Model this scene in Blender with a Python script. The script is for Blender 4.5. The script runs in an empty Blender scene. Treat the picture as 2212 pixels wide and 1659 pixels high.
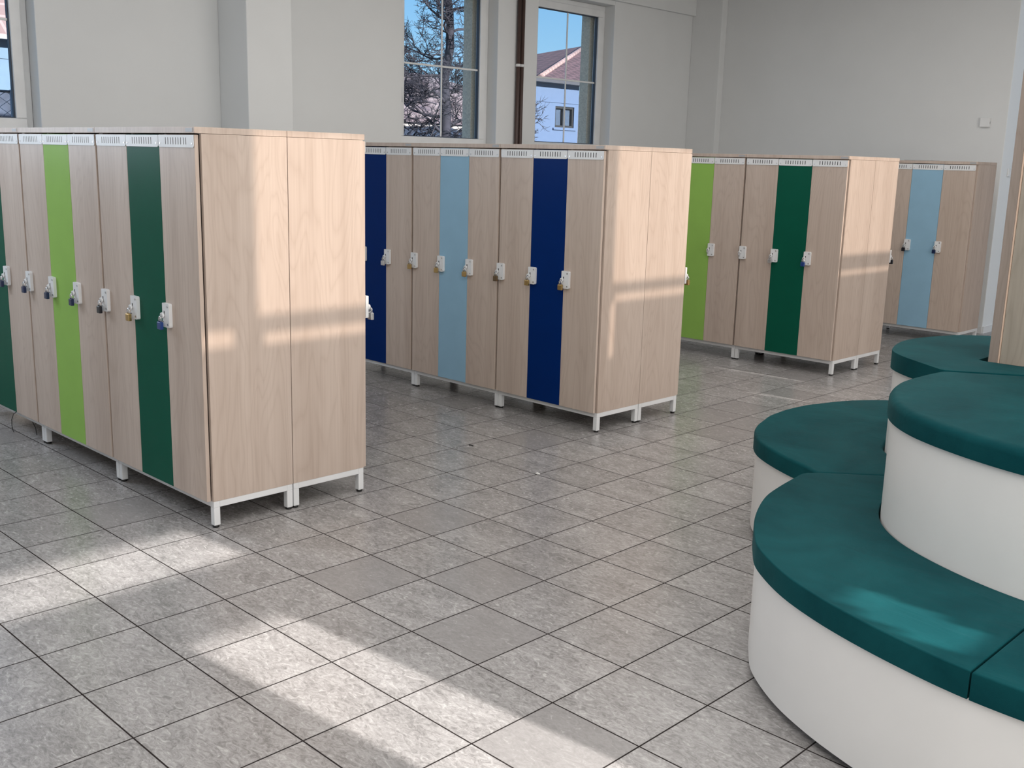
import bpy, bmesh, math, random
from mathutils import Vector, Matrix
rnd = random.Random(7)
SC = bpy.context.scene
COL = SC.collection
V = Vector

# ------------------------------------------------------------------ helpers
def new_bm(): return bmesh.new()

def bx(bm, x0, x1, y0, y1, z0, z1, mi=0, M=None):
    vs = [V((x, y, z)) for z in (z0, z1) for y in (y0, y1) for x in (x0, x1)]
    if M is not None: vs = [M @ v for v in vs]
    v = [bm.verts.new(p) for p in vs]
    for q in ((0, 2, 3, 1), (4, 5, 7, 6), (0, 1, 5, 4), (2, 6, 7, 3), (0, 4, 6, 2), (1, 3, 7, 5)):
        f = bm.faces.new([v[i] for i in q]); f.material_index = mi

def frame_of(d):
    d = d.normalized()
    a = V((0, 0, 1)) if abs(d.z) < .9 else V((1, 0, 0))
    u = d.cross(a).normalized(); return u, d.cross(u).normalized()

def tube(bm, pts, r, n=10, mi=0, caps=True):
    pts = [V(p) for p in pts]; rings = []
    rs = r if isinstance(r, (list, tuple)) else [r] * len(pts)
    u = None
    for i, p in enumerate(pts):
        d = (pts[min(i + 1, len(pts) - 1)] - pts[max(i - 1, 0)])
        if d.length < 1e-9: d = V((0, 0, 1))
        d.normalize()
        if u is None: u, w = frame_of(d)
        else:
            u = (u - d * u.dot(d)).normalized(); w = d.cross(u)
        rings.append([bm.verts.new(p + (u * math.cos(2 * math.pi * k / n) + w * math.sin(2 * math.pi * k / n)) * rs[i]) for k in range(n)])
    for a, b in zip(rings, rings[1:]):
        for k in range(n):
            f = bm.faces.new((a[k], a[(k + 1) % n], b[(k + 1) % n], b[k])); f.material_index = mi; f.smooth = True
    if caps and n > 2:
        f = bm.faces.new(rings[0]); f.material_index = mi
        f = bm.faces.new(list(reversed(rings[-1]))); f.material_index = mi

def disc(bm, c, axis, r, h, n=16, mi=0):
    axis = V(axis).normalized(); tube(bm, [V(c), V(c) + axis * h], r, n, mi)

def prism(bm, poly, z0, z1, mi=0):
    """closed polygon (x,y) extruded in z; returns top edges"""
    a = [bm.verts.new((x, y, z0)) for x, y in poly]; b = [bm.verts.new((x, y, z1)) for x, y in poly]
    n = len(poly); te = []
    bot = bm.faces.new(list(reversed(a))); top = bm.faces.new(b)
    bot.material_index = top.material_index = mi
    for i in range(n):
        f = bm.faces.new((a[i], a[(i + 1) % n], b[(i + 1) % n], b[i])); f.material_index = mi
    return list(top.edges), list(bot.edges)

def obj(name, bm, mats, parent=None, bevel=0, smooth_angle=None, loc=None):
    bmesh.ops.recalc_face_normals(bm, faces=bm.faces[:])
    me = bpy.data.meshes.new(name); bm.to_mesh(me); bm.free()
    for m in (mats if isinstance(mats, (list, tuple)) else [mats]): me.materials.append(m)
    o = bpy.data.objects.new(name, me); COL.objects.link(o)
    if parent is not None: o.parent = parent
    if loc: o.location = loc
    if bevel:
        b = o.modifiers.new('bevel', 'BEVEL'); b.width = bevel; b.segments = 2; b.limit_method = 'ANGLE'; b.angle_limit = math.radians(40)
    if smooth_angle:
        me.polygons.foreach_set('use_smooth', [True] * len(me.polygons))
        me.set_sharp_from_angle(angle=math.radians(smooth_angle))
    return o

def thing(name, label, cat, loc=(0, 0, 0), rz=0, group=None):
    o = bpy.data.objects.new(name, None); COL.objects.link(o)
    o.empty_display_size = .1
    o.location = loc; o.rotation_euler = (0, 0, rz)
    tag(o, label, cat, group); return o

def tag(o, label, cat, group=None):
    o['label'] = label; o['category'] = cat
    if group: o['group'] = group
    return o

def struct(o): o['kind'] = 'structure'; return o

def copy_tree(o, parent=None):
    c = o.copy(); COL.objects.link(c)
    if parent is not None: c.parent = parent
    for ch in list(o.children): copy_tree(ch, c)
    return c

# ------------------------------------------------------------------ materials
def mat(name):
    m = bpy.data.materials.new(name); m.use_nodes = True
    nt = m.node_tree; nt.nodes.clear()
    out = nt.nodes.new('ShaderNodeOutputMaterial'); b = nt.nodes.new('ShaderNodeBsdfPrincipled')
    nt.links.new(b.outputs[0], out.inputs[0])
    return m, nt, b, out

def N(nt, t, **k):
    n = nt.nodes.new(t)
    for a, v in k.items(): setattr(n, a, v)
    return n

def math_n(nt, op, a, b=None, c=None):
    n = nt.nodes.new('ShaderNodeMath'); n.operation = op
    for i, x in enumerate((a, b, c)):
        if x is None: continue
        if isinstance(x, (int, float)): n.inputs[i].default_value = x
        else: nt.links.new(x, n.inputs[i])
    return n.outputs[0]

def ramp(nt, fac, stops):
    r = nt.nodes.new('ShaderNodeValToRGB'); e = r.color_ramp.elements
    while len(e) < len(stops): e.new(.5)
    for i, (p, c) in enumerate(stops):
        e[i].position = p; e[i].color = (*c, 1) if len(c) == 3 else c
    nt.links.new(fac, r.inputs[0]); return r.outputs[0]

def mixc(nt, fac, a, b, blend='MIX'):
    n = nt.nodes.new('ShaderNodeMix'); n.data_type = 'RGBA'; n.blend_type = blend
    for s, x in ((n.inputs[0], fac), (n.inputs[6], a), (n.inputs[7], b)):
        if isinstance(x, (int, float)): s.default_value = x
        elif isinstance(x, tuple): s.default_value = (*x, 1)
        else: nt.links.new(x, s)
    return n.outputs[2]

def mapped(nt, scale, loc=None, obj_random=False):
    tc = N(nt, 'ShaderNodeTexCoord'); mp = N(nt, 'ShaderNodeMapping')
    mp.inputs['Scale'].default_value = scale
    if loc: mp.inputs['Location'].default_value = loc
    src = tc.outputs['Object']
    if obj_random:
        oi = N(nt, 'ShaderNodeObjectInfo'); vm = N(nt, 'ShaderNodeVectorMath', operation='ADD')
        k = math_n(nt, 'MULTIPLY', oi.outputs['Random'], 37.0)
        cb = N(nt, 'ShaderNodeCombineXYZ')
        for i in range(3): nt.links.new(k, cb.inputs[i])
        nt.links.new(src, vm.inputs[0]); nt.links.new(cb.outputs[0], vm.inputs[1]); src = vm.outputs[0]
    nt.links.new(src, mp.inputs[0]); return mp.outputs[0]

def noise(nt, vec, scale, detail=3, rough=.5, dist=0):
    n = N(nt, 'ShaderNodeTexNoise'); nt.links.new(vec, n.inputs['Vector'])
    n.inputs['Scale'].default_value = scale; n.inputs['Detail'].default_value = detail
    n.inputs['Roughness'].default_value = rough; n.inputs['Distortion'].default_value = dist
    return n.outputs[0]

def bump(nt, b, h, strength, dist=.002):
    n = N(nt, 'ShaderNodeBump'); n.inputs['Strength'].default_value = strength; n.inputs['Distance'].default_value = dist
    nt.links.new(h, n.inputs['Height']); nt.links.new(n.outputs[0], b.inputs['Normal'])

def plain(name, col, rough=.5, metal=0., var=.04, scale=6., bumpk=0., bscale=300., spec=.5):
    m, nt, b, _ = mat(name)
    v = mapped(nt, (1, 1, 1))
    f = noise(nt, v, scale, 3)
    c = ramp(nt, f, [(.3, tuple(x * (1 - var) for x in col)), (.7, tuple(min(1, x * (1 + var)) for x in col))])
    nt.links.new(c, b.inputs['Base Color'])
    b.inputs['Roughness'].default_value = rough; b.inputs['Metallic'].default_value = metal; b.inputs['Specular IOR Level'].default_value = spec
    if bumpk: bump(nt, b, noise(nt, v, bscale, 2), bumpk, .001)
    return m

def wood(name, col, dark, rough=.42):
    m, nt, b, _ = mat(name)
    v1 = mapped(nt, (9, 9, .22), obj_random=True)
    v2 = mapped(nt, (95, 95, 1.6), obj_random=True)
    v3 = mapped(nt, (5.2, 5.2, .9), obj_random=True)
    stave = noise(nt, v1, 1.0, 2, .5)
    grain = noise(nt, v2, 1.0, 4, .6, .3)
    ring = noise(nt, v3, 1.0, 2, .45, .4)
    w = math_n(nt, 'FRACT', math_n(nt, 'MULTIPLY', ring, 16.0))
    w = math_n(nt, 'POWER', math_n(nt, 'ABSOLUTE', math_n(nt, 'SUBTRACT', w, .5)), 3.0)
    f = math_n(nt, 'ADD', math_n(nt, 'MULTIPLY', stave, .55), math_n(nt, 'MULTIPLY', grain, .45))
    f = math_n(nt, 'SUBTRACT', f, math_n(nt, 'MULTIPLY', w, 1.1))
    c = ramp(nt, f, [(.28, dark), (.62, col)])
    nt.links.new(c, b.inputs['Base Color']); b.inputs['Roughness'].default_value = rough
    bump(nt, b, grain, .05, .001)
    return m

WOOD = wood('beech_laminate', (.60, .495, .425), (.485, .385, .322))
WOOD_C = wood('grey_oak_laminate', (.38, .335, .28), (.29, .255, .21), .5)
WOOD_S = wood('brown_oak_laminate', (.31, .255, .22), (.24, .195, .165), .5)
EDGE = plain('beech_edge_band', (.64, .47, .36), .45)
WHITE_METAL = plain('white_powder_coat', (.80, .81, .82), .38)
STEEL = plain('steel', (.55, .55, .56), .28, 1.0)
CHROME = plain('polished_shackle_steel', (.75, .75, .76), .15, 1.0)
BRASS = plain('brass', (.50, .34, .14), .32, .9)
BRONZE = plain('dark_bronze', (.20, .14, .08), .35, .8)
NAVY_B = plain('navy_coated_metal', (.010, .022, .075), .3)
BLUE_B = plain('blue_coated_metal', (.012, .045, .20), .3)
BLACK_B = plain('black_coated_metal', (.012, .013, .018), .3)
SILVER_B = plain('silver_metal', (.62, .62, .63), .3, .8)
DARK = plain('slot_shade', (.012, .012, .013), .7)
RUBBER = plain('black_rubber', (.012, .012, .012), .5)
GREYPL = plain('grey_plate', (.42, .42, .43), .4)
DARKGREEN = plain('dark_green_laminate', (.005, .095, .058), .36, var=.03, spec=.06)
LIME = plain('lime_laminate', (.30, .53, .115), .38, var=.03, spec=.06)
DARKBLUE = plain('dark_blue_laminate', (.0005, .022, .14), .36, var=.03, spec=.06)
LIGHTBLUE = plain('light_blue_laminate', (.30, .50, .66), .38, var=.03, spec=.06)
LAMI = plain('white_laminate', (.82, .815, .80), .42, var=.015)
PLINTH = plain('dark_plinth', (.06, .06, .065), .5)
PLASTER = plain('wall_plaster', (.80, .815, .815), .9, var=.012, scale=3, bumpk=.12, bscale=160)
CEIL = plain('ceiling_paint', (.82, .82, .81), .9)
PVC = plain('white_pvc', (.82, .83, .83), .35)
GASKET = plain('grey_gasket', (.05, .06, .08), .5)
RENDER_EXT = plain('grey_roughcast', (.66, .58, .46), .95, var=.16, scale=60, bumpk=.4, bscale=120)
PIPE = plain('brown_pipe_paint', (.075, .045, .038), .4)
BARK = plain('grey_bark', (.022, .021, .032), .9, var=.35, scale=5)
TWIG = plain('twig_bark', (.030, .028, .040), .9, var=.3, scale=3)
HOUSE = plain('pale_blue_render', (.085, .13, .225), .9, var=.03)
HOUSE_B = plain('light_blue_render', (.115, .18, .26), .9, var=.05)
FRAMEBR = plain('brown_window_frame', (.010, .010, .013), .5)
CURTAIN = plain('net_curtain', (.045, .07, .115), .9, var=.25, scale=14)
GUTTER = plain('zinc_gutter', (.05, .05, .062), .5)
WIRE = plain('galvanised_wire', (.34, .30, .31), .5, 0.)
CORD = plain('black_cord', (.01, .01, .011), .6)
HEDGE = plain('bramble', (.022, .021, .030), .95, var=.5, scale=4)
GROUND = plain('winter_grass', (.12, .12, .12), .95, var=.3, scale=.5)
PAPER = plain('white_scrap', (.8, .8, .78), .8)

def hill_mat():
    m, nt, b, _ = mat('winter_hillside')
    v = mapped(nt, (1, 1, 1))
    f = noise(nt, v, .9, 7, .7)
    c = ramp(nt, f, [(.3, (.06, .05, .075)), (.5, (.18, .135, .14)), (.66, (.30, .25, .25))])
    nt.links.new(c, b.inputs['Base Color']); b.inputs['Roughness'].default_value = 1
    return m
HILL = hill_mat()

def roof_mat(name, c1, c2):
    m, nt, b, _ = mat(name)
    v = mapped(nt, (1, 1, 1))
    w = N(nt, 'ShaderNodeTexBrick'); nt.links.new(v, w.inputs['Vector'])
    w.inputs['Color1'].default_value = (*c1, 1); w.inputs['Color2'].default_value = (*c2, 1)
    w.inputs['Mortar'].default_value = tuple(min(1, x * 2.0) for x in c1) + (1,); w.inputs['Scale'].default_value = 1.0
    w.inputs['Brick Width'].default_value = .30; w.inputs['Row Height'].default_value = .34; w.inputs['Mortar Size'].default_value = .028
    n = noise(nt, v, 3, 4)
    c = mixc(nt, math_n(nt, 'MULTIPLY', n, .5), w.outputs[0], tuple(min(1, x * 1.7) for x in c1))
    nt.links.new(c, b.inputs['Base Color']); b.inputs['Roughness'].default_value = .85
    return m
ROOF = roof_mat('red_brown_roof_tiles', (.070, .040, .045), (.045, .028, .034))
ROOF_P = roof_mat('pink_roof_tiles', (.19, .125, .12), (.22, .16, .155))

def fabric():
    m, nt, b, _ = mat('teal_faux_leather')
    v = mapped(nt, (1, 1, 1))
    f = noise(nt, v, 3.2, 5, .6, .6)
    c = ramp(nt, f, [(.3, (.003, .044, .052)), (.7, (.007, .074, .083))])
    nt.links.new(c, b.inputs['Base Color'])
    b.inputs['Roughness'].default_value = .52
    b.inputs['Sheen Weight'].default_value = .028; b.inputs['Sheen Roughness'].default_value = .4
    b.inputs['Sheen Tint'].default_value = (.35, .9, .95, 1)
    b.inputs['Specular IOR Level'].default_value = .03
    fine = noise(nt, v, 420, 2, .5)
    v2 = mapped(nt, (2.2, 5.5, 3))
    wr = noise(nt, v2, 1.6, 3, .5, 1.2)
    h = math_n(nt, 'ADD', math_n(nt, 'MULTIPLY', fine, .10), math_n(nt, 'MULTIPLY', wr, 1.0))
    bump(nt, b, h, .35, .010)
    return m
TEAL = fabric()

def glass_mat():
    m, nt, b, out = mat('window_glass'); nt.nodes.remove(b)
    t = N(nt, 'ShaderNodeBsdfTransparent'); t.inputs[0].default_value = (.96, .98, .98, 1)
    g = N(nt, 'ShaderNodeBsdfGlossy'); g.inputs['Roughness'].default_value = .01
    fr = N(nt, 'ShaderNodeFresnel'); fr.inputs[0].default_value = 1.45
    k = math_n(nt, 'MULTIPLY', fr.outputs[0], .10)
    mx = N(nt, 'ShaderNodeMixShader')
    nt.links.new(k, mx.inputs[0]); nt.links.new(t.outputs[0], mx.inputs[1]); nt.links.new(g.outputs[0], mx.inputs[2])
    nt.links.new(mx.outputs[0], out.inputs[0]); return m
GLASS = glass_mat()

def dimmer_mat():
    m, nt, b, out = mat('sun_dimmer'); nt.nodes.remove(b)
    t = N(nt, 'ShaderNodeBsdfTransparent'); t.inputs[0].default_value = (.20, .176, .155, 1)
    d = N(nt, 'ShaderNodeBsdfDiffuse'); d.inputs[0].default_value = (.7, .62, .52, 1)
    mx = N(nt, 'ShaderNodeMixShader'); mx.inputs[0].default_value = .12
    nt.links.new(t.outputs[0], mx.inputs[1]); nt.links.new(d.outputs[0], mx.inputs[2]); nt.links.new(mx.outputs[0], out.inputs[0]); return m
SCREEN = dimmer_mat()

TX, TY = 1 / 3, 1.0162 / 3
def floor_mat():
    m, nt, b, _ = mat('stone_look_floor_tiles')
    tc = N(nt, 'ShaderNodeTexCoord'); sp = N(nt, 'ShaderNodeSeparateXYZ'); nt.links.new(tc.outputs['Object'], sp.inputs[0])
    gx = math_n(nt, 'DIVIDE', sp.outputs[0], TX); gy = math_n(nt, 'DIVIDE', sp.outputs[1], TY)
    def edge(g, T):
        fr = math_n(nt, 'FRACT', g)
        d = math_n(nt, 'MULTIPLY', math_n(nt, 'MINIMUM', fr, math_n(nt, 'SUBTRACT', 1.0, fr)), T)
        return d
    d = math_n(nt, 'MINIMUM', edge(gx, TX), edge(gy, TY))
    mr = N(nt, 'ShaderNodeMapRange'); nt.links.new(d, mr.inputs[0])
    mr.inputs[1].default_value = .0021; mr.inputs[2].default_value = .0032
    tile = mr.outputs[0]                      # 0 in grout, 1 on tile
    cb = N(nt, 'ShaderNodeCombineXYZ')
    nt.links.new(math_n(nt, 'FLOOR', gx), cb.inputs[0]); nt.links.new(math_n(nt, 'FLOOR', gy), cb.inputs[1])
    wn = N(nt, 'ShaderNodeTexWhiteNoise', noise_dimensions='2D'); nt.links.new(cb.outputs[0], wn.inputs['Vector'])
    vm = N(nt, 'ShaderNodeVectorMath', operation='SCALE'); nt.links.new(wn.outputs['Color'], vm.inputs[0]); vm.inputs['Scale'].default_value = 23
    va = N(nt, 'ShaderNodeVectorMath', operation='ADD'); nt.links.new(tc.outputs['Object'], va.inputs[0]); nt.links.new(vm.outputs[0], va.inputs[1])
    mp = N(nt, 'ShaderNodeMapping'); nt.links.new(va.outputs[0], mp.inputs[0]); mp.inputs['Scale'].default_value = (1.0, 1.9, 1)
    mp.inputs['Rotation'].default_value = (0, 0, .5)
    n1 = noise(nt, mp.outputs[0], 24, 7, .66, 1.6)
    n2 = noise(nt, mp.outputs[0], 5, 3, .5, .4)
    ve = math_n(nt, 'ABSOLUTE', math_n(nt, 'SUBTRACT', noise(nt, mp.outputs[0], 15, 5, .6, 2.2), .5))
    vein = N(nt, 'ShaderNodeMapRange'); nt.links.new(ve, vein.inputs[0]); vein.inputs[1].default_value = 0; vein.inputs[2].default_value = .022
    vein.inputs[3].default_value = 1; vein.inputs[4].default_value = 0
    f = math_n(nt, 'ADD', math_n(nt, 'MULTIPLY', n1, .75), math_n(nt, 'MULTIPLY', n2, .25))
    c = ramp(nt, f, [(.36, (.190, .181, .178)), (.50, (.305, .293, .288)), (.62, (.415, .403, .397))])
    c = mixc(nt, math_n(nt, 'MULTIPLY', vein.outputs[0], .35), c, (.52, .50, .49))
    # one tile in eight is plainer
    pl = math_n(nt, 'MULTIPLY', math_n(nt, 'LESS_THAN', wn.outputs['Value'], .10), .6)
    c = mixc(nt, pl, c, (.295, .281, .277))
    br = math_n(nt, 'ADD', .94, math_n(nt, 'MULTIPLY', wn.outputs['Value'], .11))
    hs = N(nt, 'ShaderNodeHueSaturation'); nt.links.new(c, hs.inputs['Color']); nt.links.new(br, hs.inputs['Value'])
    c = mixc(nt, tile, (.030, .025, .024), hs.outputs[0])
    nt.links.new(c, b.inputs['Base Color'])
    rg = math_n(nt, 'ADD', .21, math_n(nt, 'MULTIPLY', n1, .10))
    rg = math_n(nt, 'ADD', rg, math_n(nt, 'MULTIPLY', math_n(nt, 'SUBTRACT', 1.0, tile), .6))
    nt.links.new(rg, b.inputs['Roughness'])
    nt.links.new(math_n(nt, 'MULTIPLY', tile, .42), b.inputs['Specular IOR Level'])
    h = math_n(nt, 'MULTIPLY', n1, .10)
    bump(nt, b, h, .25, .0016)
    return m
FLOOR = floor_mat()

# ------------------------------------------------------------------ camera (lens fitted to the floor grid)
cam_d = bpy.data.cameras.new('camera'); cam = bpy.data.objects.new('camera', cam_d); COL.objects.link(cam)
CAM = V((3.60903, -3.55292, 1.6160))
Rm = Matrix(((0.71034986, -0.16507238, 0.68421794), (0.70335835, 0.13019855, -0.69880997), (0.02627004, 0.97764996, 0.20859155)))
cam.matrix_world = Matrix.Translation(CAM) @ Rm.to_4x4()
FPX = 2265.35
cam_d.sensor_width = 36; cam_d.lens = FPX * 36 / 2212; cam_d.clip_end = 500
SC.camera = cam
def ray(u, v): return Rm @ V(((u - 1106) / FPX, -(v - 829.5) / FPX, -1))
def on_x(u, v, x): d = ray(u, v); return CAM + d * ((x - CAM.x) / d.x)
def on_y(u, v, y): d = ray(u, v); return CAM + d * ((y - CAM.y) / d.y)

# ------------------------------------------------------------------ room shell
WX, WXO = -4.19, -4.56          # window wall, inner and outer face
BY = 7.455                      # back wall
RX, FY, CZ = 5.5, -7.5, 3.72
bm = new_bm(); bx(bm, WXO, RX + .3, FY - .3, 11, -.12, 0); struct(obj('floor', bm, FLOOR))
bm = new_bm(); bx(bm, WXO, RX + .3, FY - .3, 11, CZ, CZ + .2)
struct(obj('ceiling', bm, CEIL))

def wall_with_holes(bm, a0, a1, z0, z1, holes, put):
    """holes: (a,b,za,zb); grid-cut so that every hole stays open"""
    A = sorted({a0, a1} | {h[i] for h in holes for i in (0, 1)}); Z = sorted({z0, z1} | {h[i] for h in holes for i in (2, 3)})
    for p, q in zip(A, A[1:]):
        run = None
        for s, t in zip(Z, Z[1:]):
            m1, m2 = (p + q) / 2, (s + t) / 2
            if any(h[0] < m1 < h[1] and h[2] < m2 < h[3] for h in holes):
                if run: put(p, q, run[0], run[1]); run = None
            else: run = (run[0], t) if run else (s, t)
        if run: put(p, q, run[0], run[1])

WIN = [(-1.68, -.447), (2.855, 4.082), (4.655, 5.882)]          # openings along y
SILL, HEAD = 1.69, 3.315
EXTRA = [(-3.48, -2.25)]
holes = [(a, b, SILL, HEAD) for a, b in WIN + EXTRA]
bm = new_bm()
wall_with_holes(bm, FY, BY, 0, CZ, holes, lambda p, q, s, t: bx(bm, WX - .24, WX, p, q, s, t))
bx(bm, WX, -3.772, .980, 1.388, 0, CZ)                # pilaster between the windows
bx(bm, WX, -3.772, 7.345, BY, 0, CZ)                  # pilaster in the corner
bx(bm, WX, WX + .05, 1.388, 7.345, 3.36, CZ)          # shallow beam
bx(bm, WX, WX + .05, FY, .98, 3.36, CZ)
struct(obj('wall_left', bm, PLASTER, bevel=.006))
bm = new_bm()
oh = [(a + .10, b - (.125 if a > 0 else .03), SILL + .05, HEAD - .08) for a, b in WIN + EXTRA]
wall_with_holes(bm, FY, 11, -.6, CZ + .4, oh, lambda p, q, s, t: bx(bm, WXO, WX - .245, p, q, s, t))
struct(obj('wall_outside', bm, RENDER_EXT))
bm = new_bm(); bx(bm, WX - .24, -.43, BY, 7.90, 0, CZ); bx(bm, .95, RX, BY, 7.90, 0, CZ); bx(bm, -.43, .95, BY, 7.90, 3.3, CZ)
struct(obj('wall_back', bm, PLASTER, bevel=.006))
bm = new_bm(); bx(bm, -3, RX, 10.6, 10.8, 0, CZ); bx(bm, -3.2, -3, 7.91, 10.8, 0, CZ)
struct(obj('wall_corridor', bm, PLASTER))
bm = new_bm(); bx(bm, -.43, -.418, BY + .005, 7.90, 0, .07); struct(obj('baseboard_doorway', bm, PVC))
bm = new_bm(); bx(bm, WX + .42, -.43, BY - .012, BY, 0, .07); struct(obj('baseboard_back', bm, PVC))
bm = new_bm(); bx(bm, WXO, RX + .3, FY - .3, FY, 0, CZ); struct(obj('wall_front', bm, PLASTER))

# unseen side wall, its openings made up to shape the sun patches
SX, SZ = .096, .325            # horizontal and vertical drift of the sunlight per metre towards the windows
sun_holes = []
def lit(x0, x1, y0, y1, z0, z1):
    ym = (RX - (x0 + x1) / 2) * SX
    sun_holes.append((round(y0 + ym, 4), round(y1 + ym, 4), round(z0 + (RX - x1) * SZ, 4), round(z1 + (RX - x0) * SZ, 4)))
PX = -.365
lit(PX, PX, -1.09, -.30, .925, 1.95); lit(PX, PX, -1.06, -.30, .795, .850)
lit(PX, PX, -1.36, -1.21, .80, .88)
lit(PX, PX, 1.345, 2.25, .912, 1.95); lit(PX, PX, 1.37, 2.25, .800, .850); lit(PX, PX, 1.335, 1.375, .46, .80)
lit(-.31, -.31, 4.02, 5.05, .960, 1.95); lit(-.31, -.31, 4.02, 5.05, .805, .845)
lit(-.45, 0.0, -3.3, -1.42, 0, 0)
lit(.57, 4.4, -1.80, -1.41, 0, 0)
lit(2.34, 2.46, -.985, -.85, .455, .455); lit(2.42, 2.62, -1.03, -.86, .455, .455); lit(2.55, 2.74, -1.06, -.89, .455, .455)
lit(-.40, 0.0, 3.04, 3.075, 0, 0); lit(-1.1, -.3, 3.68, 3.70, 0, 0)
bm = new_bm()
wall_with_holes(bm, FY, 11, 0, CZ, sun_holes, lambda p, q, s, t: bx(bm, RX, RX + .03, p, q, s, t))
struct(obj('wall_right', bm, PLASTER))
bm = new_bm()                  # unseen sheet added to dim the sun through the upper openings
bm.faces.new([bm.verts.new((RX + .04, y, z)) for y, z in ((-.84, 2.215), (7.0, 2.215), (7.0, CZ), (-.84, CZ))])
struct(obj('trim_sun_dimmer', bm, SCREEN))

# ------------------------------------------------------------------ windows
XF = -4.33
def make_window(idx, y0, y1, handle=True):
    r = bpy.data.objects.new('window_%d' % idx, None); COL.objects.link(r); r.location = (XF, y0, SILL); struct(r)
    W, H = y1 - y0, HEAD - SILL
    def ring(bm, t0, t1, x0, x1):
        bx(bm, x0, x1, t0, W - t0, t0, t1); bx(bm, x0, x1, t0, W - t0, H - t1, H - t0)
        bx(bm, x0, x1, t0, t1, t1, H - t1); bx(bm, x0, x1, W - t1, W - t0, t1, H - t1)
    bm = new_bm(); ring(bm, .002, .062, -.06, .0); obj('window_frame', bm, PVC, r, bevel=.004)
    bm = new_bm(); ring(bm, .050, .126, -.045, .022); obj('sash', bm, PVC, r, bevel=.006)
    bm = new_bm(); ring(bm, .1262, .1335, -.03, .004); obj('glazing_seal', bm, GASKET, r)
    bm = new_bm(); bx(bm, -.018, -.014, .128, W - .128, .128, H - .128); obj('glass_pane', bm, GLASS, r)
    bm = new_bm()
    bx(bm, -.013, -.003, .134, W - .134, .787, .805); bx(bm, -.013, -.003, W / 2 - .009, W / 2 + .009, .134, .787); bx(bm, -.013, -.003, W / 2 - .009, W / 2 + .009, .805, H - .134)
    obj('glazing_bar', bm, PVC, r, bevel=.002)
    if handle:
        bm = new_bm(); bx(bm, .022, .032, .045, .075, .50, .57)
        tube(bm, [(.03, .06, .555), (.062, .06, .555), (.066, .06, .54), (.066, .06, .43)], .009, 8)
        obj('window_handle', bm, PVC, r)
    else:
        bm = new_bm()
        disc(bm, (.014, W - .055, .03), (0, 0, 1), .008, .06, 8); obj('hinge', bm, PVC, r)
    return r
for i, (a, b) in enumerate(WIN): make_window(i + 1, a, b, i > 0)

# ------------------------------------------------------------------ heating pipes
for y, lab in ((4.345, 'brown vertical heating pipe between the windows, left one of the pair'), (4.400, 'brown vertical heating pipe between the windows, right one of the pair')):
    r = thing('heating_pipe', lab, 'pipe', (WX + .032, y, 0))
    bm = new_bm(); tube(bm, [(0, 0, 0), (0, 0, 3.358)], .0205, 12); obj('pipe_run', bm, PIPE, r)
    bm = new_bm(); tube(bm, [(0, 0, 2.545), (0, 0, 2.572)], .025, 12); bx(bm, -.031, 0, -.008, .008, 2.55, 2.567)
    obj('pipe_clip', bm, PVC, r)

# ------------------------------------------------------------------ small wall boxes
r = thing('thermostat_box', 'small square off-white box high on the back wall', 'wall box', (-.635, BY, 2.11))  # thermostat housing with a small side slider
bm = new_bm(); bx(bm, -.048, .048, -.030, -.001, -.045, .045); obj('housing', bm, PVC, r, bevel=.004)
bm = new_bm(); bx(bm, .0485, .0505, -.022, -.012, -.014, .008); obj('slider', bm, GREYPL, r)
r = thing('light_switch', 'white switch on the doorway reveal beside the wood column', 'switch', (-.43, 7.66, 1.625))
bm = new_bm(); bx(bm, .0005, .012, -.04, .04, -.04, .04); obj('switch_plate', bm, PVC, r, bevel=.003)
bm = new_bm(); bx(bm, .012, .018, -.026, .026, -.026, .026); obj('rocker', bm, PVC, r, bevel=.003)

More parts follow.
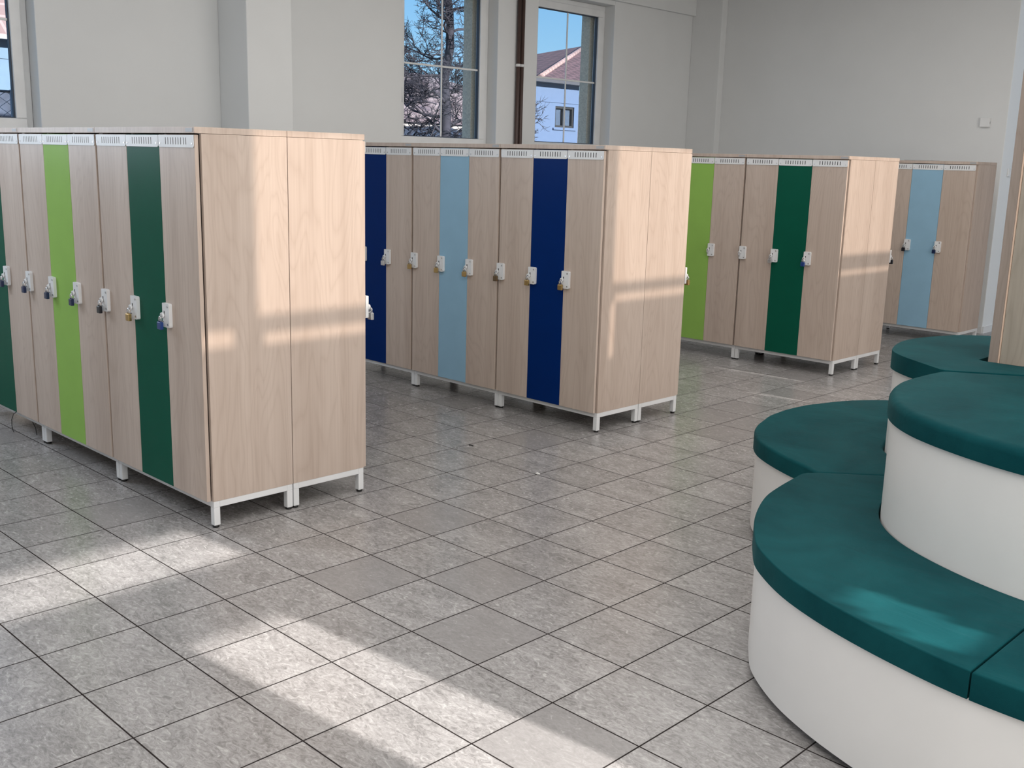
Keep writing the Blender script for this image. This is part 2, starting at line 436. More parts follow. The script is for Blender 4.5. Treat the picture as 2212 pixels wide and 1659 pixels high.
# ------------------------------------------------------------------ locker cabinets
DEPTH, ZB, ZT = .407, .122, 1.688
def make_locker(W, cols, label, group, loc, rz=0, D=DEPTH, rear=False):
    r = thing('locker_cabinet', label, 'locker', loc, rz, group)
    bm = new_bm()                                  # carcass: sides, back, bottom, shelf board
    bx(bm, -W + .002, -W + .020, 0, D, ZB, ZT); bx(bm, -.018, 0, 0, D, ZB, ZT)
    bx(bm, -W + .020, -.018, D - .008, D, ZB, ZT); bx(bm, -W + .020, -.018, .004, D - .008, ZB, ZB + .018)
    bx(bm, -W + .020, -.018, .03, D - .008, 1.40, 1.418)
    for k in (1, 2): bx(bm, -W * k / 3 - .009, -W * k / 3 + .009, .004, D - .008, ZB + .018, ZT)
    obj('carcass', bm, WOOD, r)
    bm = new_bm(); bx(bm, -W + .0015, .0, -.010 if rear else -.030, D + .001, ZT + .001, ZT + .027); obj('top_panel', bm, WOOD, r, bevel=.0015)
    bm = new_bm(); bx(bm, -.070, -.012, -.0315, -.0302, ZT + .007, ZT + .022); obj('name_plate', bm, GREYPL, r, loc=(0, .020, 0) if rear else None)
    z0 = ZB - .029; s = .030
    bm = new_bm()
    xs0, xs1 = -W + .003, -.001
    bx(bm, xs0, xs1, .001, s, z0, ZB - .0005); bx(bm, xs0, xs1, D - s, D - .001, z0, ZB - .0005)
    bx(bm, xs0, xs0 + s, s, D - s, z0, ZB - .0005); bx(bm, xs1 - s, xs1, s, D - s, z0, ZB - .0005)
    obj('base_frame', bm, WHITE_METAL, r, bevel=.002)
    for x in (xs0, xs1 - s):
        for y in (.001, D - s - .001):
            bm = new_bm(); bx(bm, x, x + s, y, y + s, .011, z0); l = obj('leg', bm, WHITE_METAL, r, bevel=.002)
            bm = new_bm(); disc(bm, (x + s / 2, y + s / 2, 0), (0, 0, 1), .0145, .0108, 14); obj('foot_cap', bm, RUBBER, l)
    dx1 = -.010; dw = (W - .016) / 3
    for k in range(3):                            # right to left
        a = dx1 - dw * (k + 1) + .001; b = dx1 - dw * k - .001
        c = cols[k]
        bm = new_bm(); bx(bm, a, b, -.025, -.0106 if rear else -.007, ZB + .001, ZT - .004)
        d = obj('door', bm, c, r, bevel=.0012, loc=(0, .009, 0) if rear else None)
        make_vent(a, b, d); make_hasp(a, d)
    return r

def make_vent(a, b, d):
    z1, z0 = ZT - .006, ZT - .056
    bm = new_bm(); y0, y1 = -.0282, -.0268
    bx(bm, a + .004, b - .004, -.0266, -.0252, z0 + .004, z1 - .004, 1)      # dark sheet painted as the shade behind the slots
    m = (a + b) / 2; n = 9; p = (b - a) * .072; sw = .0062
    x0 = m - p * (n - 1) / 2
    sz0, sz1 = z0 + .012, z1 - .010
    bx(bm, a + .001, b - .001, y0, y1, sz1, z1)
    # lower band with rounded corners
    rr = .009
    poly = [(a + .001, sz0)]
    for k in range(5):
        t = math.pi + k * math.pi / 8; poly.append((a + .001 + rr + rr * math.cos(t), z0 + rr + rr * math.sin(t)))
    for k in range(5):
        t = 1.5 * math.pi + k * math.pi / 8; poly.append((b - .001 - rr + rr * math.cos(t), z0 + rr + rr * math.sin(t)))
    poly.append((b - .001, sz0))
    A = [bm.verts.new((x, y0, z)) for x, z in poly]; B = [bm.verts.new((x, y1, z)) for x, z in poly]
    bm.faces.new(A); bm.faces.new(list(reversed(B)))
    for k in range(len(poly)): bm.faces.new((A[k], B[k], B[(k + 1) % len(poly)], A[(k + 1) % len(poly)]))
    edges = [a + .001] + [x0 + p * k + s * sw / 2 for k in range(n) for s in (-1, 1)] + [b - .001]
    for k in range(0, len(edges), 2): bx(bm, edges[k], edges[k + 1], y0, y1, sz0, sz1)
    for x in (a + .016, b - .016): disc(bm, (x, y0 + .0002, z0 + .016), (0, -1, 0), .0045, .0016, 8, 2)
    obj('vent_plate', bm, [WHITE_METAL, DARK, STEEL], d)

HZ0, HZ1 = .860, .966
def make_hasp(a, d):
    """white padlock plate at the left edge of a door"""
    bm = new_bm(); x0, x1 = a - .004, a + .056; y0, y1 = -.041, -.0253
    rr = .008
    pr = []
    for cx, cz, t0 in ((x1 - rr, HZ1 - rr, 0), (x0 + rr * .4, HZ1 - rr * .4, .5), (x0 + rr * .4, HZ0 + rr * .4, 1), (x1 - rr, HZ0 + rr, 1.5)):
        q = rr if cx > x0 + rr else rr * .4
        for k in range(4):
            t = (t0 + k / 6) * math.pi; pr.append((cx + q * math.cos(t), cz + q * math.sin(t)))
    A = [bm.verts.new((x, y0, z)) for x, z in pr]; B = [bm.verts.new((x, y1, z)) for x, z in pr]
    bm.faces.new(A); bm.faces.new(list(reversed(B)))
    for k in range(len(pr)): bm.faces.new((A[k], B[k], B[(k + 1) % len(pr)], A[(k + 1) % len(pr)]))
    bx(bm, a + .010, a + .017, y0 - .0006, y0 - .0001, HZ0 + .045, HZ0 + .072, 1)           # dark sliver painted as the shade in the slot
    for z in (HZ0 + .014, HZ1 - .014): disc(bm, (a + .043, y0, z), (0, -1, 0), .0048, .0018, 8, 2)
    # swivelling eye the padlock goes through
    disc(bm, (a + .004, y0 + .0005, HZ0 + .052), (0, -1, 0), .0125, .010, 14, 0)
    disc(bm, (a + .004, y0 - .009, HZ0 + .052), (0, -1, 0), .0055, .004, 10, 2)
    pts = [(a + .004, y0 - .003, HZ0 + .046), (a + .003, y0 - .016, HZ0 + .042), (a + .002, y0 - .020, HZ0 + .034), (a + .003, y0 - .016, HZ0 + .026), (a + .004, y0 + .001, HZ0 + .024)]
    tube(bm, pts, .0026, 6, 2)
    obj('hasp_plate', bm, [WHITE_METAL, DARK, STEEL], d)

def door_a(W, k):        # left edge of door k (0 = rightmost)
    dw = (W - .016) / 3
    return -.010 - dw * (k + 1) + .001

def make_padlock(label, body_mat, loc, rz, group, cov=1.0):
    r = thing('padlock', label, 'padlock', loc, rz, group)
    bm = new_bm(); bx(bm, -.0165, .0165, -.008, .008, -.034, 0); obj('lock_body', bm, body_mat, r, bevel=.003)
    bm = new_bm()
    pts = [(-.0095, 0, -.004), (-.0095, 0, .014)] + [(.0095 * -math.cos(t), 0, .014 + .0095 * math.sin(t)) for t in [math.pi * k / 6 for k in range(1, 6)]] + [(.0095, 0, .014), (.0095, 0, -.004)]
    tube(bm, pts, .0026, 7); obj('shackle', bm, CHROME, r)
    return r
def hang(row, unit, k, mat_, label, tilt=0):
    W = row['W']; x = row['x'] - unit * W + door_a(W, k) + .004
    return make_padlock(label, mat_, (x - .001, row['y'] - .057, HZ0 + .024), tilt, 'padlocks on the locker doors')

WD = WOOD
R1 = dict(x=-.366, y=-1.335, W=.921); R2 = dict(x=-.362, y=1.250, W=.862); R3 = dict(x=-.314, y=4.092, W=.912); R4 = dict(x=-.290, y=6.512, W=.920, D=.44)
G = 'three-door lockers standing in rows'
def unit(row, i, cols, label): return make_locker(row['W'], cols, label, G, (row['x'] - i * row['W'], row['y'], 0), 0, row.get('D', DEPTH))
unit(R1, 0, (WD, DARKGREEN, WD), 'nearest three-door locker, dark green middle door, at the front end of the leftmost row')
unit(R1, 1, (WD, LIME, WD), 'three-door locker with lime middle door in the nearest row, second from its front end')
unit(R1, 2, (WD, DARKGREEN, WD), 'dark green door locker cut off by the left edge of the photo')
unit(R2, 0, (WD, DARKBLUE, WD), 'three-door locker with dark blue middle door at the sunlit end of the second row')
unit(R2, 1, (WD, LIGHTBLUE, WD), 'three-door locker with pale blue middle door in the second row')
unit(R2, 2, (WD, DARKBLUE, WD), 'dark blue door locker half hidden behind the nearest row of lockers')
unit(R3, 0, (WD, DARKGREEN, WD), 'three-door locker with dark green middle door at the end of the third row')
unit(R3, 1, (WD, LIME, WD), 'lime door locker in the third row, partly hidden behind the second row')
unit(R4, 0, (WD, LIGHTBLUE, WD), 'farthest locker, pale blue middle door, standing near the back wall')
def back_unit(row, cols, label): return make_locker(row['W'], cols, label, G, (row['x'] - row['W'] + .0015, row['y'] + 2 * DEPTH + .004, 0), math.pi, DEPTH, True)
B1 = back_unit(R1, (WD, LIME, WD), 'wood locker backing onto the nearest dark green one, only its sunlit end panel showing')
B2 = back_unit(R2, (WD, LIGHTBLUE, WD), 'wood locker backing onto the second row, only its sunlit end panel showing')
B3 = back_unit(R3, (WD, LIME, WD), 'wood locker backing onto the third row, only its sunlit end panel showing')

# padlocks
hang(R1, 0, 0, BLUE_B, 'blue padlock on the rightmost wood door of the nearest locker')
hang(R1, 0, 1, BRASS, 'brass padlock on the dark green door of the nearest locker')
hang(R1, 0, 2, BLACK_B, 'black padlock on the wood door left of the nearest dark green door')
hang(R1, 1, 0, NAVY_B, 'navy padlock on the wood door just right of the near lime door')
hang(R1, 1, 1, NAVY_B, 'navy padlock on the near lime green door')
hang(R1, 1, 2, NAVY_B, 'navy padlock on the wood door just left of the near lime door')
hang(R1, 2, 0, NAVY_B, 'navy padlock beside the dark green door at the left photo edge')
hang(R2, 0, 0, BRASS, 'brass padlock on the wood door right of the second row front dark blue door')
hang(R2, 0, 1, BRASS, 'brass padlock on the dark blue door at the front of the second row')
hang(R2, 0, 2, BRONZE, 'dark bronze padlock on the wood door between pale blue and dark blue lockers')
hang(R2, 1, 0, BRASS, 'brass padlock on the wood door right of the second row pale blue door')
hang(R2, 1, 1, BRASS, 'brass padlock on the pale blue door of the second row')
hang(R2, 1, 2, BRASS, 'brass padlock on the wood door left of the second row pale blue door')
hang(R2, 2, 0, SILVER_B, 'silver padlock on the wood door beside the partly hidden dark blue door')
hang(R3, 0, 0, BLUE_B, 'blue padlock on the wood door right of the third row dark green door')
hang(R3, 0, 1, SILVER_B, 'silver padlock on the dark green door of the third row')
hang(R4, 0, 0, NAVY_B, 'navy padlock on the right wood door of the farthest locker')
hang(R4, 0, 1, BLACK_B, 'black padlock on the pale blue door of the farthest locker')
def hang_back(row, m, label):
    W = row['W']; x = row['x'] - W + .0015 - (door_a(W, 2))     # the end door of the rear unit
    make_padlock(label, m, (x, row['y'] + 2 * DEPTH + .004 + .048, HZ0 + .024), math.pi, 'padlocks on the locker doors')
hang_back(R1, SILVER_B, 'silver padlock on the far side of the nearest row, seen edge on')
hang_back(R2, BRASS, 'brass padlock on the far side of the second row, seen edge on')
hang_back(R3, BLACK_B, 'black padlock on the far side of the third row, seen edge on')

# cords dangling under the nearest row
for pts, lab in (([(-2.548, -1.350, .119), (-2.556, -1.366, .108), (-2.575, -1.372, .07), (-2.578, -1.372, .035), (-2.566, -1.372, .006), (-2.55, -1.374, .003)], 'thin black cord dangling to the floor under the dark green door at left'),
                 ([(-2.42, -1.315, .10), (-2.42, -1.311, .07), (-2.405, -1.305, .045), (-2.40, -1.302, .003)], 'short black cord end hanging below the second wood door at left')):
    bm = new_bm(); tube(bm, pts, .0022, 6); tag(obj('cord', bm, CORD), lab, 'cord')
# a flat sheet on top of the far locker
bm = new_bm(); bx(bm, -1.0, -.74, 6.50, 6.70, ZT + .0275, ZT + .032); tag(obj('folder', bm, GREYPL), 'flat dark sheet lying on top of the farthest locker', 'folder')
# litter on the floor
bm = new_bm()
for a, b, h in ((0, .014, .008), (.008, .020, .006)): bx(bm, -.01 + a, -.01 + b, .338 + a * .5, .348 + b * .3, .0003, h)
tag(obj('paper_scrap', bm, PAPER, bevel=.002), 'tiny white scrap lying on a tile joint in the open floor', 'scrap')
bm = new_bm(); tube(bm, [(-.65, .455, .003), (-.64, .463, .004), (-.622, .462, .003)], .003, 6)
tag(obj('crumb', bm, CORD), 'tiny dark crumb on the tiles in front of the second locker row', 'crumb')

# ------------------------------------------------------------------ stepped seating round a wood column
def catmull(P, step=.02):
    P = [V((p[0], p[1])) for p in P]; out = []
    Q = [P[0] * 2 - P[1]] + P + [P[-1] * 2 - P[-2]]
    for i in range(1, len(Q) - 2):
        p0, p1, p2, p3 = Q[i - 1:i + 3]
        t = [0]
        for a, b in ((p0, p1), (p1, p2), (p2, p3)): t.append(t[-1] + max((b - a).length, 1e-6) ** .5)
        n = max(2, int((p2 - p1).length / step))
        for k in range(n):
            s = t[1] + (t[2] - t[1]) * k / n
            A1 = p0 * ((t[1] - s) / (t[1] - t[0])) + p1 * ((s - t[0]) / (t[1] - t[0]))
            A2 = p1 * ((t[2] - s) / (t[2] - t[1])) + p2 * ((s - t[1]) / (t[2] - t[1]))
            A3 = p2 * ((t[3] - s) / (t[3] - t[2])) + p3 * ((s - t[2]) / (t[3] - t[2]))
            B1 = A1 * ((t[2] - s) / (t[2] - t[0])) + A2 * ((s - t[0]) / (t[2] - t[0]))
            B2 = A2 * ((t[3] - s) / (t[3] - t[1])) + A3 * ((s - t[1]) / (t[3] - t[1]))
            out.append(B1 * ((t[2] - s) / (t[2] - t[1])) + B2 * ((s - t[1]) / (t[2] - t[1])))
    out.append(P[-1]); return [(p.x, p.y) for p in out]
OX, OY = 2.93, .98
mx = lambda L: [(2 * OX - x, y) for x, y in reversed(L)]
my = lambda L: [(x, 2 * OY - y) for x, y in reversed(L)]
def off(L, d):
    """shift an open curve sideways by d (to its right when walking along it)"""
    out = []
    for i in range(len(L)):
        a = V(L[max(i - 1, 0)]); b = V(L[min(i + 1, len(L) - 1)]); t = (b - a).normalized()
        out.append((L[i][0] + t.y * d, L[i][1] - t.x * d))
    return out
# outlines run anticlockwise (seen from above) from the back corner round the left to the front
NA = (1.712, .110)
A_half = [NA, (1.690, .045), (1.697, -.02), (1.715, -.155), (1.744, -.30), (1.80, -.447), (1.862, -.572), (1.92, -.665), (1.985, -.757), (2.060, -.828), (2.176, -.913), (2.307, -.981), (2.432, -1.030), (2.583, -1.075), (2.76, -1.112), (2.93, -1.122)]
A_out = catmull(A_half[:-1] + [A_half[-1]] + mx(A_half)[1:])
B_half = [(1.068, .98), (1.072, .90), (1.084, .80), (1.107, .72), (1.145, .60), (1.20, .49), (1.279, .386), (1.354, .322), (1.454, .257), (1.539, .211), (1.60, .182), (1.655, .155), NA]
B_out = catmull(my(B_half)[:-1] + B_half)
NC = (2.046, .392)
C_half = [NC, (2.036, .32), (2.028, .20), (2.031, .06), (2.065, -.08), (2.10, -.165), (2.15, -.255), (2.22, -.340), (2.304, -.412), (2.437, -.488), (2.60, -.552), (2.74, -.583), (2.93, -.597)]
C_out = catmull(C_half + mx(C_half)[1:])
D_half = [(1.643, .98), (1.650, .89), (1.688, .745), (1.722, .662), (1.768, .603), (1.819, .556), (1.88, .511), (1.95, .462), (2.005, .425), NC]
D_out = catmull(my(D_half)[:-1] + D_half)
PXL, PXR, PYF, PYB = 2.072, 2 * OX - 2.072, .740, 2 * OY - .740      # column plan
Z1, Z2, Z3, Z4 = .380, .455, .805, .880

def strip(o1, o2):      # closed polygon from an outer curve and an inner return
    P = []
    for p in o1 + o2:
        if not P or (V(p) - V(P[-1])).length > 1e-4: P.append(p)
    if (V(P[0]) - V(P[-1])).length < 1e-4: P.pop()
    return P
def cushion(parent, name, poly, z0, z1):
    bm = new_bm(); te, be = prism(bm, poly, z0, z1)
    bmesh.ops.recalc_face_normals(bm, faces=bm.faces[:])
    bmesh.ops.bevel(bm, geom=te, offset=.027, segments=5, profile=.5, affect='EDGES', clamp_overlap=True)
    return obj(name, bm, TEAL, parent, smooth_angle=45)
def base(parent, poly, z0, z1, poly_pl=None):
    bm = new_bm(); prism(bm, poly, z0, z1); obj('curved_base', bm, LAMI, parent, smooth_angle=35)
    if poly_pl:
        bm = new_bm(); prism(bm, poly_pl, 0.0, z0 - .0005); obj('plinth', bm, PLINTH, parent, smooth_angle=35)

def seam_pts(a, b, d): # the straight seam a->b shifted to its right by d
    t = (V(b) - V(a)).normalized(); return [(a[0] + t.y * d, a[1] - t.x * d), (b[0] + t.y * d, b[1] - t.x * d)]
G_ = .0025
C_in = off(C_out, -.006)                   # line the lower cushions follow round the upper front base (sits outside it)
C_in = off(C_out, .006); D_in = off(D_out, .006)
# --- lower front module (two cushions with a straight seam)
XS = 2.790
def cut_x(L, x, left=True):
    for i in range(len(L) - 1):
        if (L[i][0] - x) * (L[i + 1][0] - x) <= 0 and L[i][0] != L[i + 1][0]:
            t = (x - L[i][0]) / (L[i + 1][0] - L[i][0]); p = (x, L[i][1] + t * (L[i + 1][1] - L[i][1]))
            return (L[:i + 1] + [p]) if left else ([p] + L[i + 1:])
def inside_seam(L, a, b, d):
    """drop points on the wrong side of the seam a->b (keep those to its right by d)"""
    t = (V(b) - V(a)).normalized(); nrm = V((t.y, -t.x))
    return [p for p in L if (V(p) - V(a)).dot(nrm) > d]
SEAM_L = (NA, NC)
rt = thing('seating_module', 'front lower curved bench, white base with two teal cushions', 'bench seat', (0, 0, 0))
A_c = off(A_out, .012)
A_k = inside_seam(A_c, NA, NC, G_); C_k = inside_seam(C_in, NA, NC, G_)
sl = seam_pts(NA, NC, G_)
A_l = cut_x(A_k, XS - G_); Cl = cut_x(C_k, XS - G_)
cushion(rt, 'seat_cushion', strip([sl[0]] + A_l, list(reversed(Cl)) + [sl[1]]), Z1 + .001, Z2)
XR = 2 * OX - 1.75
A_r = cut_x(cut_x(A_k, XS + G_, False), XR - .001); Cr = cut_x(C_k, XS + G_, False)
cushion(rt, 'seat_cushion', strip(cut_x(A_k, XS + G_, False)[:-8], list(reversed(Cr))), Z1 + .001, Z2)
Ab = inside_seam(A_out, NA, NC, G_)
base(rt, strip([sl[0]] + Ab, list(reversed(C_k)) + [sl[1]]), .028, Z1, strip([seam_pts(NA, NC, .05)[0]] + off(inside_seam(A_out, NA, NC, .05), -.035), list(reversed(inside_seam(off(C_out, .03), NA, NC, .05)))))
# --- lower left module
rt = thing('seating_module', 'left lower curved bench, white base with one wide teal cushion', 'bench seat', (0, 0, 0))
NA2, NC2 = (NA[0], 2 * OY - NA[1]), (NC[0], 2 * OY - NC[1])
B_c = off(B_out, .012)
def keep_b(L, d):
    L = inside_seam(L, NC, NA, d); return inside_seam(L, NA2, NC2, d)
slb = seam_pts(NC, NA, G_); slb2 = seam_pts(NA2, NC2, G_)
cushion(rt, 'seat_cushion', strip([slb2[0]] + keep_b(B_c, G_) + [slb[1]], [slb[0]] + list(reversed(keep_b(D_in, G_))) + [slb2[1]]), Z1 + .001, Z2)
base(rt, strip([slb2[0]] + keep_b(B_out, G_) + [slb[1]], [slb[0]] + list(reversed(keep_b(D_in, G_))) + [slb2[1]]), .028, Z1,
     strip(off(keep_b(B_out, .05), -.035), list(reversed(keep_b(off(D_out, .03), .05)))))
# --- upper front module
SE = (2.56, PYF - .012)
rt = thing('seating_module', 'upper front curved bench, tall white base with one teal cushion', 'bench seat', (0, 0, 0))
t1 = seam_pts(NC, SE, G_)
Cc = inside_seam(off(C_out, .012), NC, SE, G_)
Cb = inside_seam(C_out, NC, SE, G_)
inner = [(PXR, PYF - .012), (SE[0] + .01, PYF - .012)]
cushion(rt, 'seat_cushion', strip([t1[0]] + Cc, inner + [t1[1]]), Z3 + .001, Z4)
base(rt, strip([t1[0]] + Cb, inner + [t1[1]]), 0, Z3)
# --- upper left module, cut out round the column
rt = thing('seating_module', 'upper left curved bench with a teal cushion wrapped round the wood column', 'bench seat', (0, 0, 0))
NCs = (NC[0], 2 * OY - NC[1])
t2 = seam_pts(SE, NC, G_)
Dc = off(D_out, .012); Dc = [p for p in inside_seam(Dc, SE, NC, G_)]
Db = inside_seam(D_out, SE, NC, G_)
g = .020
hole = [(SE[0] - .012, PYF - g), (PXL - .01, PYF - g), (PXL - .035, PYF - .004), (PXL - .035, PYB + .004), (PXL - .01, PYB + g), (SE[0] - .2, PYB + g)]
hole_b = [(SE[0] - .012, PYF - .004), (PXL - .004, PYF - .004), (PXL - .004, PYB + .004), (SE[0] - .2, PYB + .004)]
cushion(rt, 'seat_cushion', strip([(SE[0] - .2, NCs[1] + .05)] + Dc + [t2[1]], [t2[0]] + hole), Z3 + .001, Z4)
base(rt, strip([(SE[0] - .2, NCs[1] + .05)] + Db + [t2[1]], [t2[0]] + hole_b), 0, Z3)
# --- wood clad column
rt = thing('wood_column', 'pale wood panelled column rising through the teal stepped seating', 'column', (0, 0, 0))
th = .036
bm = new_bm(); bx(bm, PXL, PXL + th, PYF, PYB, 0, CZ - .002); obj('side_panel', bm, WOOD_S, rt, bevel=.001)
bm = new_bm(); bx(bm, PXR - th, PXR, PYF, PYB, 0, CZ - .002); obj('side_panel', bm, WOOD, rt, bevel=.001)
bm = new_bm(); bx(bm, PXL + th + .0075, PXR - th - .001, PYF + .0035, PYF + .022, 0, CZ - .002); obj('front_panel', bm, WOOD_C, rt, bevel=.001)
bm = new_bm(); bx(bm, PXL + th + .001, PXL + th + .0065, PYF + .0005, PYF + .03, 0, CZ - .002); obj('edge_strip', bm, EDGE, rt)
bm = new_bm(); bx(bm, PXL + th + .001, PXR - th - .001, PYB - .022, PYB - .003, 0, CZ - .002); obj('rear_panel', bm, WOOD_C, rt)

# ------------------------------------------------------------------ outside
bm = new_bm(); bx(bm, -90, WXO - .02, -30, 75, -.3, .55); struct(obj('ground_outside', bm, GROUND))
# hillside far behind
bm = new_bm(); n = 28; rows = []
for j in range(6):
    rows.append([bm.verts.new((-58 - j * 5, -20 + k * 110 / n, .5 + (1 - math.exp(-j * .75)) * (8.0 + 1.2 * math.sin(k * .7) + .8 * math.sin(k * 1.9)))) for k in range(n + 1)])
for a, b in zip(rows, rows[1:]):
    for k in range(n): bm.faces.new((a[k], a[k + 1], b[k + 1], b[k]))
struct(obj('hillside', bm, HILL, smooth_angle=60))

def add_tree(label, base_, H, R, seed, twigs, levels=4, lean=0., first=.12, nb=13, spread=.30):
    rg = random.Random(seed)
    r = thing('bare_tree', label, 'tree', base_, 0, 'bare trees outside the windows')
    bt, bb = new_bm(), new_bm()
    pts = [V((lean * (i / 10) ** 2 + rg.uniform(-.02, .02) * i, rg.uniform(-.02, .02) * i, H * i / 10)) for i in range(11)]
    tube(bt, pts, [R * (1 - .78 * i / 10) for i in range(11)], 9)
    cnt = [0]
    def branch(p, d, L, rad, lev):
        q = [p]; dd = d.copy(); segs = 5 if lev < 3 else 4
        for s in range(segs):
            dd = (dd + V((rg.uniform(-1, 1), rg.uniform(-1, 1), rg.uniform(-.75, .85))) * .34).normalized(); q.append(q[-1] + dd * L / segs)
        tube(bb, q, [rad * (1 - .65 * s / segs) for s in range(segs + 1)], 5 if lev < 2 else 3, caps=False)
        cnt[0] += 1
        if lev >= levels: return
        for c in range(twigs if lev < 2 else twigs - 1):
            s = rg.uniform(.2, 1) * segs; i = min(int(s), segs - 1); P = q[i].lerp(q[i + 1], s - i)
            nd = (dd * .6 + V((rg.uniform(-1, 1), rg.uniform(-1, 1), rg.uniform(-.6, .9))) * .95).normalized()
            branch(P, nd, L * rg.uniform(.42, .68), max(rad * .55, .0058), lev + 1)
    for k in range(nb):
        z = first + (1 - first) * (k + rg.random() * .6) / nb; i = min(int(z * 10), 9); P = pts[i].lerp(pts[i + 1], z * 10 - i)
        a = k * 2.4 + rg.uniform(-.5, .5)
        L = (1.25 - .62 * z) * H * spread
        branch(P, V((math.cos(a), math.sin(a), rg.uniform(-.05, .55))).normalized(), L, R * .27 * (1.1 - .6 * z), 1)
    obj('trunk', bt, BARK, r); obj('branches', bb, TWIG, r)
    return r
add_tree('tall bare tree with dense tangled twigs behind the middle window', (-14.0, 12.16, .55), 6.8, .155, 3, 6, 5, 0, .14, 24, .185)
add_tree('slender bare sapling in front of the pale house', (-14.6, 14.35, .55), 2.5, .026, 11, 5, 5, .15, .25, 9)
# dark bramble bank under the tree
bm = new_bm(); rg = random.Random(4)
for k in range(900):
    y = rg.uniform(9.5, 14); z = .55 + rg.random() ** .7 * (1.48 + .16 * (y - 11)); x = -16 + rg.uniform(-.5, .5)
    p = V((x, y, z)); d = V((rg.uniform(-1, 1), rg.uniform(-1, 1), rg.uniform(-.2, 1))).normalized()
    tube(bm, [p, p + d * .16, p + d * .3 + V((0, 0, -.03))], [.016, .012, .006], 3, caps=False)
o = obj('bramble_thicket', bm, HEDGE); tag(o, 'dark tangled brambles along the foot of the tall tree', 'brambles'); o['kind'] = 'stuff'
rt = thing('garden_shed', 'low dark shed roof behind the tall bare tree', 'shed', (-18.5, 13, .5))
bm = new_bm(); bx(bm, -1, 0, -3.2, 4.2, 0, 1.35); obj('shed_wall', bm, HEDGE, rt)
bm = new_bm()
q = [(.25, -3.4, 1.30), (.25, 4.4, 1.55), (-1.3, 4.4, 1.95), (-1.3, -3.4, 1.65)]
vs = [bm.verts.new(p) for p in q]; bm.faces.new(vs)
vs2 = [bm.verts.new((x, y, z + .08)) for x, y, z in q]; bm.faces.new(vs2)
for i in range(4): bm.faces.new((vs[i], vs[(i + 1) % 4], vs2[(i + 1) % 4], vs2[i]))
obj('shed_roof', bm, GUTTER, rt)
# bright distant cottage strip
rt = thing('cottage', 'sunlit white cottage far behind the tall bare tree', 'house', (-44, 37, .55))
bm = new_bm(); bx(bm, -4, 0, -4.5, 6, 0, 3.1); obj('cottage_wall', bm, plain('sunlit_render', (.27, .25, .25), .9), rt)
bm = new_bm(); q = [(.3, -4.8, 3.05), (.3, 6.3, 3.05), (-2, 6.3, 3.4), (-2, -4.8, 3.4)]; bm.faces.new([bm.verts.new(p) for p in q])
q = [(-4.3, -4.8, 3.05), (-4.3, 6.3, 3.05), (-2, 6.3, 3.4), (-2, -4.8, 3.4)]; bm.faces.new([bm.verts.new(p) for p in q]); obj('cottage_roof', bm, ROOF_P, rt)

# pale house seen through the right window
HX = -22.0
rt = thing('house', 'pale house with brown tiled hip roof seen through the right window', 'house', (HX, 22.0, .55))
L = lambda p: (p.x - HX, p.y - 22.0, p.z - .55)
y1 = on_x(1249, 250, HX).y - 22.0
eL, eR = on_x(1150, 180, HX), on_x(1252, 184, HX); ez = (eL.z + eR.z) / 2 - .55
w0, w1 = on_x(1200, 229, HX), on_x(1239, 277, HX)
wy0, wy1, wz0, wz1 = w0.y - 22, w1.y - 22, w1.z - .55, w0.z - .55
bm = new_bm()
wall_with_holes(bm, .2, y1, 0, ez, [(wy0, wy1, wz0, wz1)], lambda p, q, s, t: bx(bm, -.3, 0, p, q, s, t))
bx(bm, -2, -.3, .2, y1, 0, ez)
bx(bm, 0, .03, .2, y1, ez - .62, ez - .58)
obj('house_wall', bm, HOUSE, rt)
bm = new_bm(); bx(bm, 0, .42, 0, y1 + .4, ez, ez + .14); obj('eaves', bm, GUTTER, rt)
bm = new_bm()
hb, ht = L(on_x(1166, 166, HX + .2)), L(on_x(1268, 98, HX - 3.2))
rl, rm = L(on_x(1100, 127, HX - 3.6)), L(on_x(1224, 121, HX - 3.6))
e0 = (.45, 0, ez + .12); e1 = (.45, y1 + 3.2, ez + .12)
bm.faces.new([bm.verts.new(p) for p in (hb, e1, (ht[0], y1 + 4, ht[2]), ht)])
obj('roof_slope', bm, ROOF, rt)
bm = new_bm(); bm.faces.new([bm.verts.new(p) for p in (e0, hb, ht, rm, rl)]); obj('roof_slope', bm, ROOF, rt)
bm = new_bm(); tube(bm, [hb, ht], .09, 8); tube(bm, [rl, rm], .07, 8); obj('ridge_tiles', bm, ROOF_P, rt)
fm = new_bm(); t = .07
bx(fm, -.12, -.04, wy0, wy1, wz0, wz0 + t); bx(fm, -.12, -.04, wy0, wy1, wz1 - t, wz1); bx(fm, -.12, -.04, wy0, wy0 + t, wz0 + t, wz1 - t); bx(fm, -.12, -.04, wy1 - t, wy1, wz0 + t, wz1 - t)
mc = (wy0 + wy1) / 2; bx(fm, -.12, -.04, mc - .06, mc + .06, wz0 + t, wz1 - t); wf = obj('window_frame', fm, FRAMEBR, rt)
bm = new_bm(); bx(bm, -.2, -.15, wy0 + t, wy1 - t, wz0 + t, wz1 - t); obj('curtain', bm, CURTAIN, wf)
bm = new_bm(); bx(bm, 0, .06, wy0 - .12, wy1 + .1, wz0 - .09, wz0 - .03); obj('window_sill', bm, HOUSE, wf)

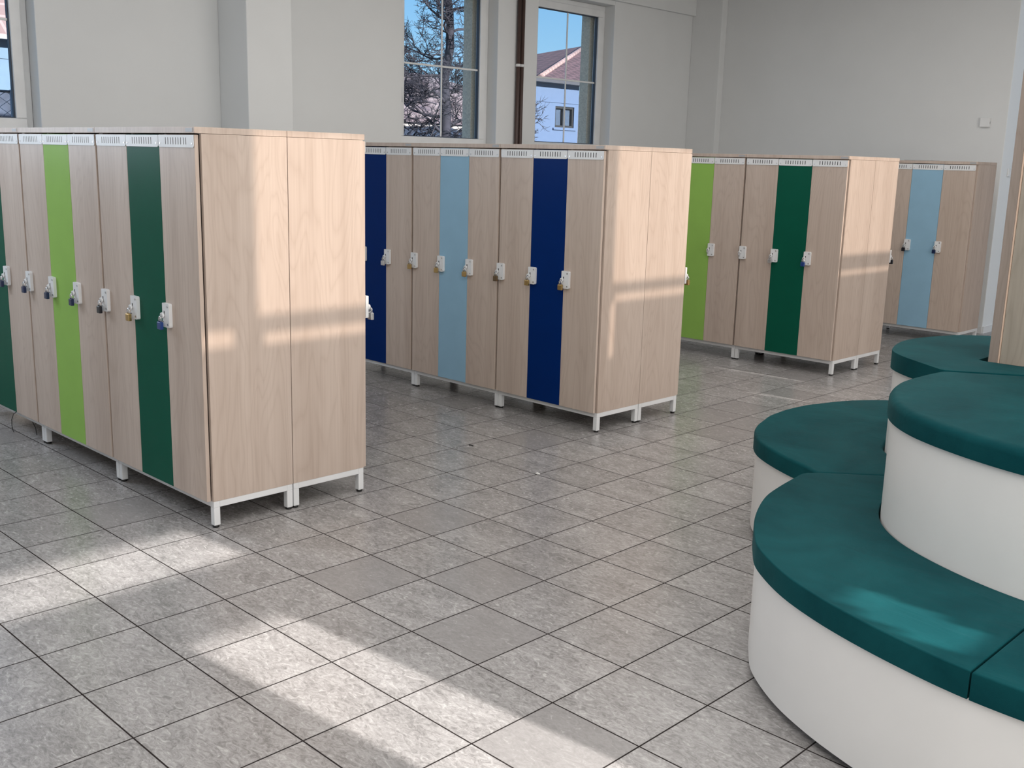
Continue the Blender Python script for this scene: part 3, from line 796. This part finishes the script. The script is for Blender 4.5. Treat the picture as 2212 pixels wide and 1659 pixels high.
# light blue house and wire fence at the left edge
HX2 = -16.0
a = on_x(-60, 80, HX2); b = on_x(60, 80, HX2)
rt = thing('house', 'light blue house with pinkish roof at the left photo edge', 'house', (HX2, 3.0, .55))
zt = on_x(15, 82, HX2).z - .55
bm = new_bm(); bx(bm, -5, 0, -5, 4.5, 0, zt); bx(bm, 0, .02, -5, 4.5, zt - .35, zt - .32); obj('house_wall', bm, HOUSE_B, rt)
bm = new_bm(); q = [(.35, -5.3, zt - .02), (.35, 4.8, zt - .02), (-2.6, 4.8, zt + 2.3), (-2.6, -5.3, zt + 2.3)]; bm.faces.new([bm.verts.new(p) for p in q])
obj('roof_slope', bm, ROOF_P, rt)
bm = new_bm(); bx(bm, .25, .36, -5.2, 4.7, zt - .05, zt + .02); obj('gutter', bm, WIRE, rt)
FX = -9.0
zf0, zf1 = .55, on_x(25, 198, FX).z
yf = on_x(27, 230, FX).y
rt = thing('wire_fence', 'chain-link fence panel with rail outside the left window', 'fence', (FX, yf, .55))
Hf = zf1 - .55
bm = new_bm(); tube(bm, [(0, .0, 0), (0, .0, Hf + .02)], .022, 8); obj('fence_post', bm, WIRE, rt)
bm = new_bm(); tube(bm, [(0, -2.2, 0), (0, -2.2, Hf + .02)], .022, 8); obj('fence_post', bm, WIRE, rt)
bm = new_bm(); tube(bm, [(0, -2.2, Hf), (0, 0, Hf)], .014, 8); obj('top_rail', bm, GUTTER, rt)
bm = new_bm(); p = .080; cols = 27; rows_ = int(Hf / .116)
for c in range(cols):
    pts = []
    for k in range(rows_ * 2 + 1):
        s = 1 if (k + c) % 2 else -1
        pts.append((.004 * s, -.02 - c * p + s * p * .5, Hf - k * .058))
    tube(bm, pts, .0052, 4, caps=False)
obj('wire_mesh', bm, WIRE, rt)
rt = thing('woodshed', 'dark blue-grey low shed wall behind the wire fence', 'shed', (-11.0, yf - 1.0, .55))
bm = new_bm(); bx(bm, -.3, 0, -2.5, 3.0, 0, Hf * 1.0 + .10); obj('shed_wall', bm, plain('slate_blue_boards', (.045, .058, .09), .9, var=.4, scale=5), rt)

# ------------------------------------------------------------------ light
sun_d = bpy.data.lights.new('sun', 'SUN'); sun = bpy.data.objects.new('sun', sun_d); COL.objects.link(sun)
dv = V((-1, -SX, -SZ)).normalized(); sun.rotation_euler = dv.to_track_quat('-Z', 'Y').to_euler()
sun_d.energy = 12.0; sun_d.angle = math.radians(.50); sun_d.color = (1.0, .95, .90)

w = bpy.data.worlds.new('sky'); SC.world = w; w.use_nodes = True
nt = w.node_tree; nt.nodes.clear()
out = nt.nodes.new('ShaderNodeOutputWorld'); bg = nt.nodes.new('ShaderNodeBackground')
tc = nt.nodes.new('ShaderNodeTexCoord'); sp = nt.nodes.new('ShaderNodeSeparateXYZ'); nt.links.new(tc.outputs['Generated'], sp.inputs[0])
c = ramp(nt, sp.outputs[2], [(0.0, (.62, .84, 1.0)), (.06, (.40, .72, 1.0)), (.16, (.24, .55, .95)), (1, (.16, .38, .85))])
nt.links.new(c, bg.inputs[0]); bg.inputs[1].default_value = .95; nt.links.new(bg.outputs[0], out.inputs[0])

def area(name, loc, direction, sx, sy, power, col):
    d = bpy.data.lights.new(name, 'AREA'); d.shape = 'RECTANGLE'; d.size = sx; d.size_y = sy; d.energy = power; d.color = col
    o = bpy.data.objects.new(name, d); COL.objects.link(o); o.location = loc
    o.rotation_euler = V(direction).to_track_quat('-Z', 'Y').to_euler(); return o
area('ceiling_fill', (2.2, -2.5, CZ - .05), (0, 0, -1), 4, 5, 98, (1, .97, .94))  # added fill lamps under the unseen ceiling, no visible fitting
area('ceiling_fill', (0.5, 3.0, CZ - .05), (0, 0, -1), 5, 5, 92, (1, .97, .94))
area('window_fill', (RX - .1, 0.5, 2.0), (-1, 0, -.05), 9, 2.6, 185, (1, .95, .90))  # added fill lamp standing in for skylight from the unseen side
area('window_fill', (WX + .05, -2.8, 2.4), (1, .1, -.22), 1.3, 1.5, 56, (.78, .88, 1.0))  # area lamp standing in for skylight through the unseen left window
area('corridor_fill', (4.6, 9.7, CZ - .3), (-1, -.25, -.45), 1.2, .8, 60, (.75, .86, 1.0))  # unseen lamp added to brighten the doorway reveal

# ------------------------------------------------------------------ colour
SC.view_settings.view_transform = 'Standard'
SC.view_settings.exposure = 0.09
SC.cycles.use_denoising = True
SC.cycles.max_bounces = 6
SC.cycles.diffuse_bounces = 3
SC.cycles.glossy_bounces = 3
SC.cycles.use_adaptive_sampling = True
SC.cycles.adaptive_threshold = .03
SC.cycles.sample_clamp_indirect = 6
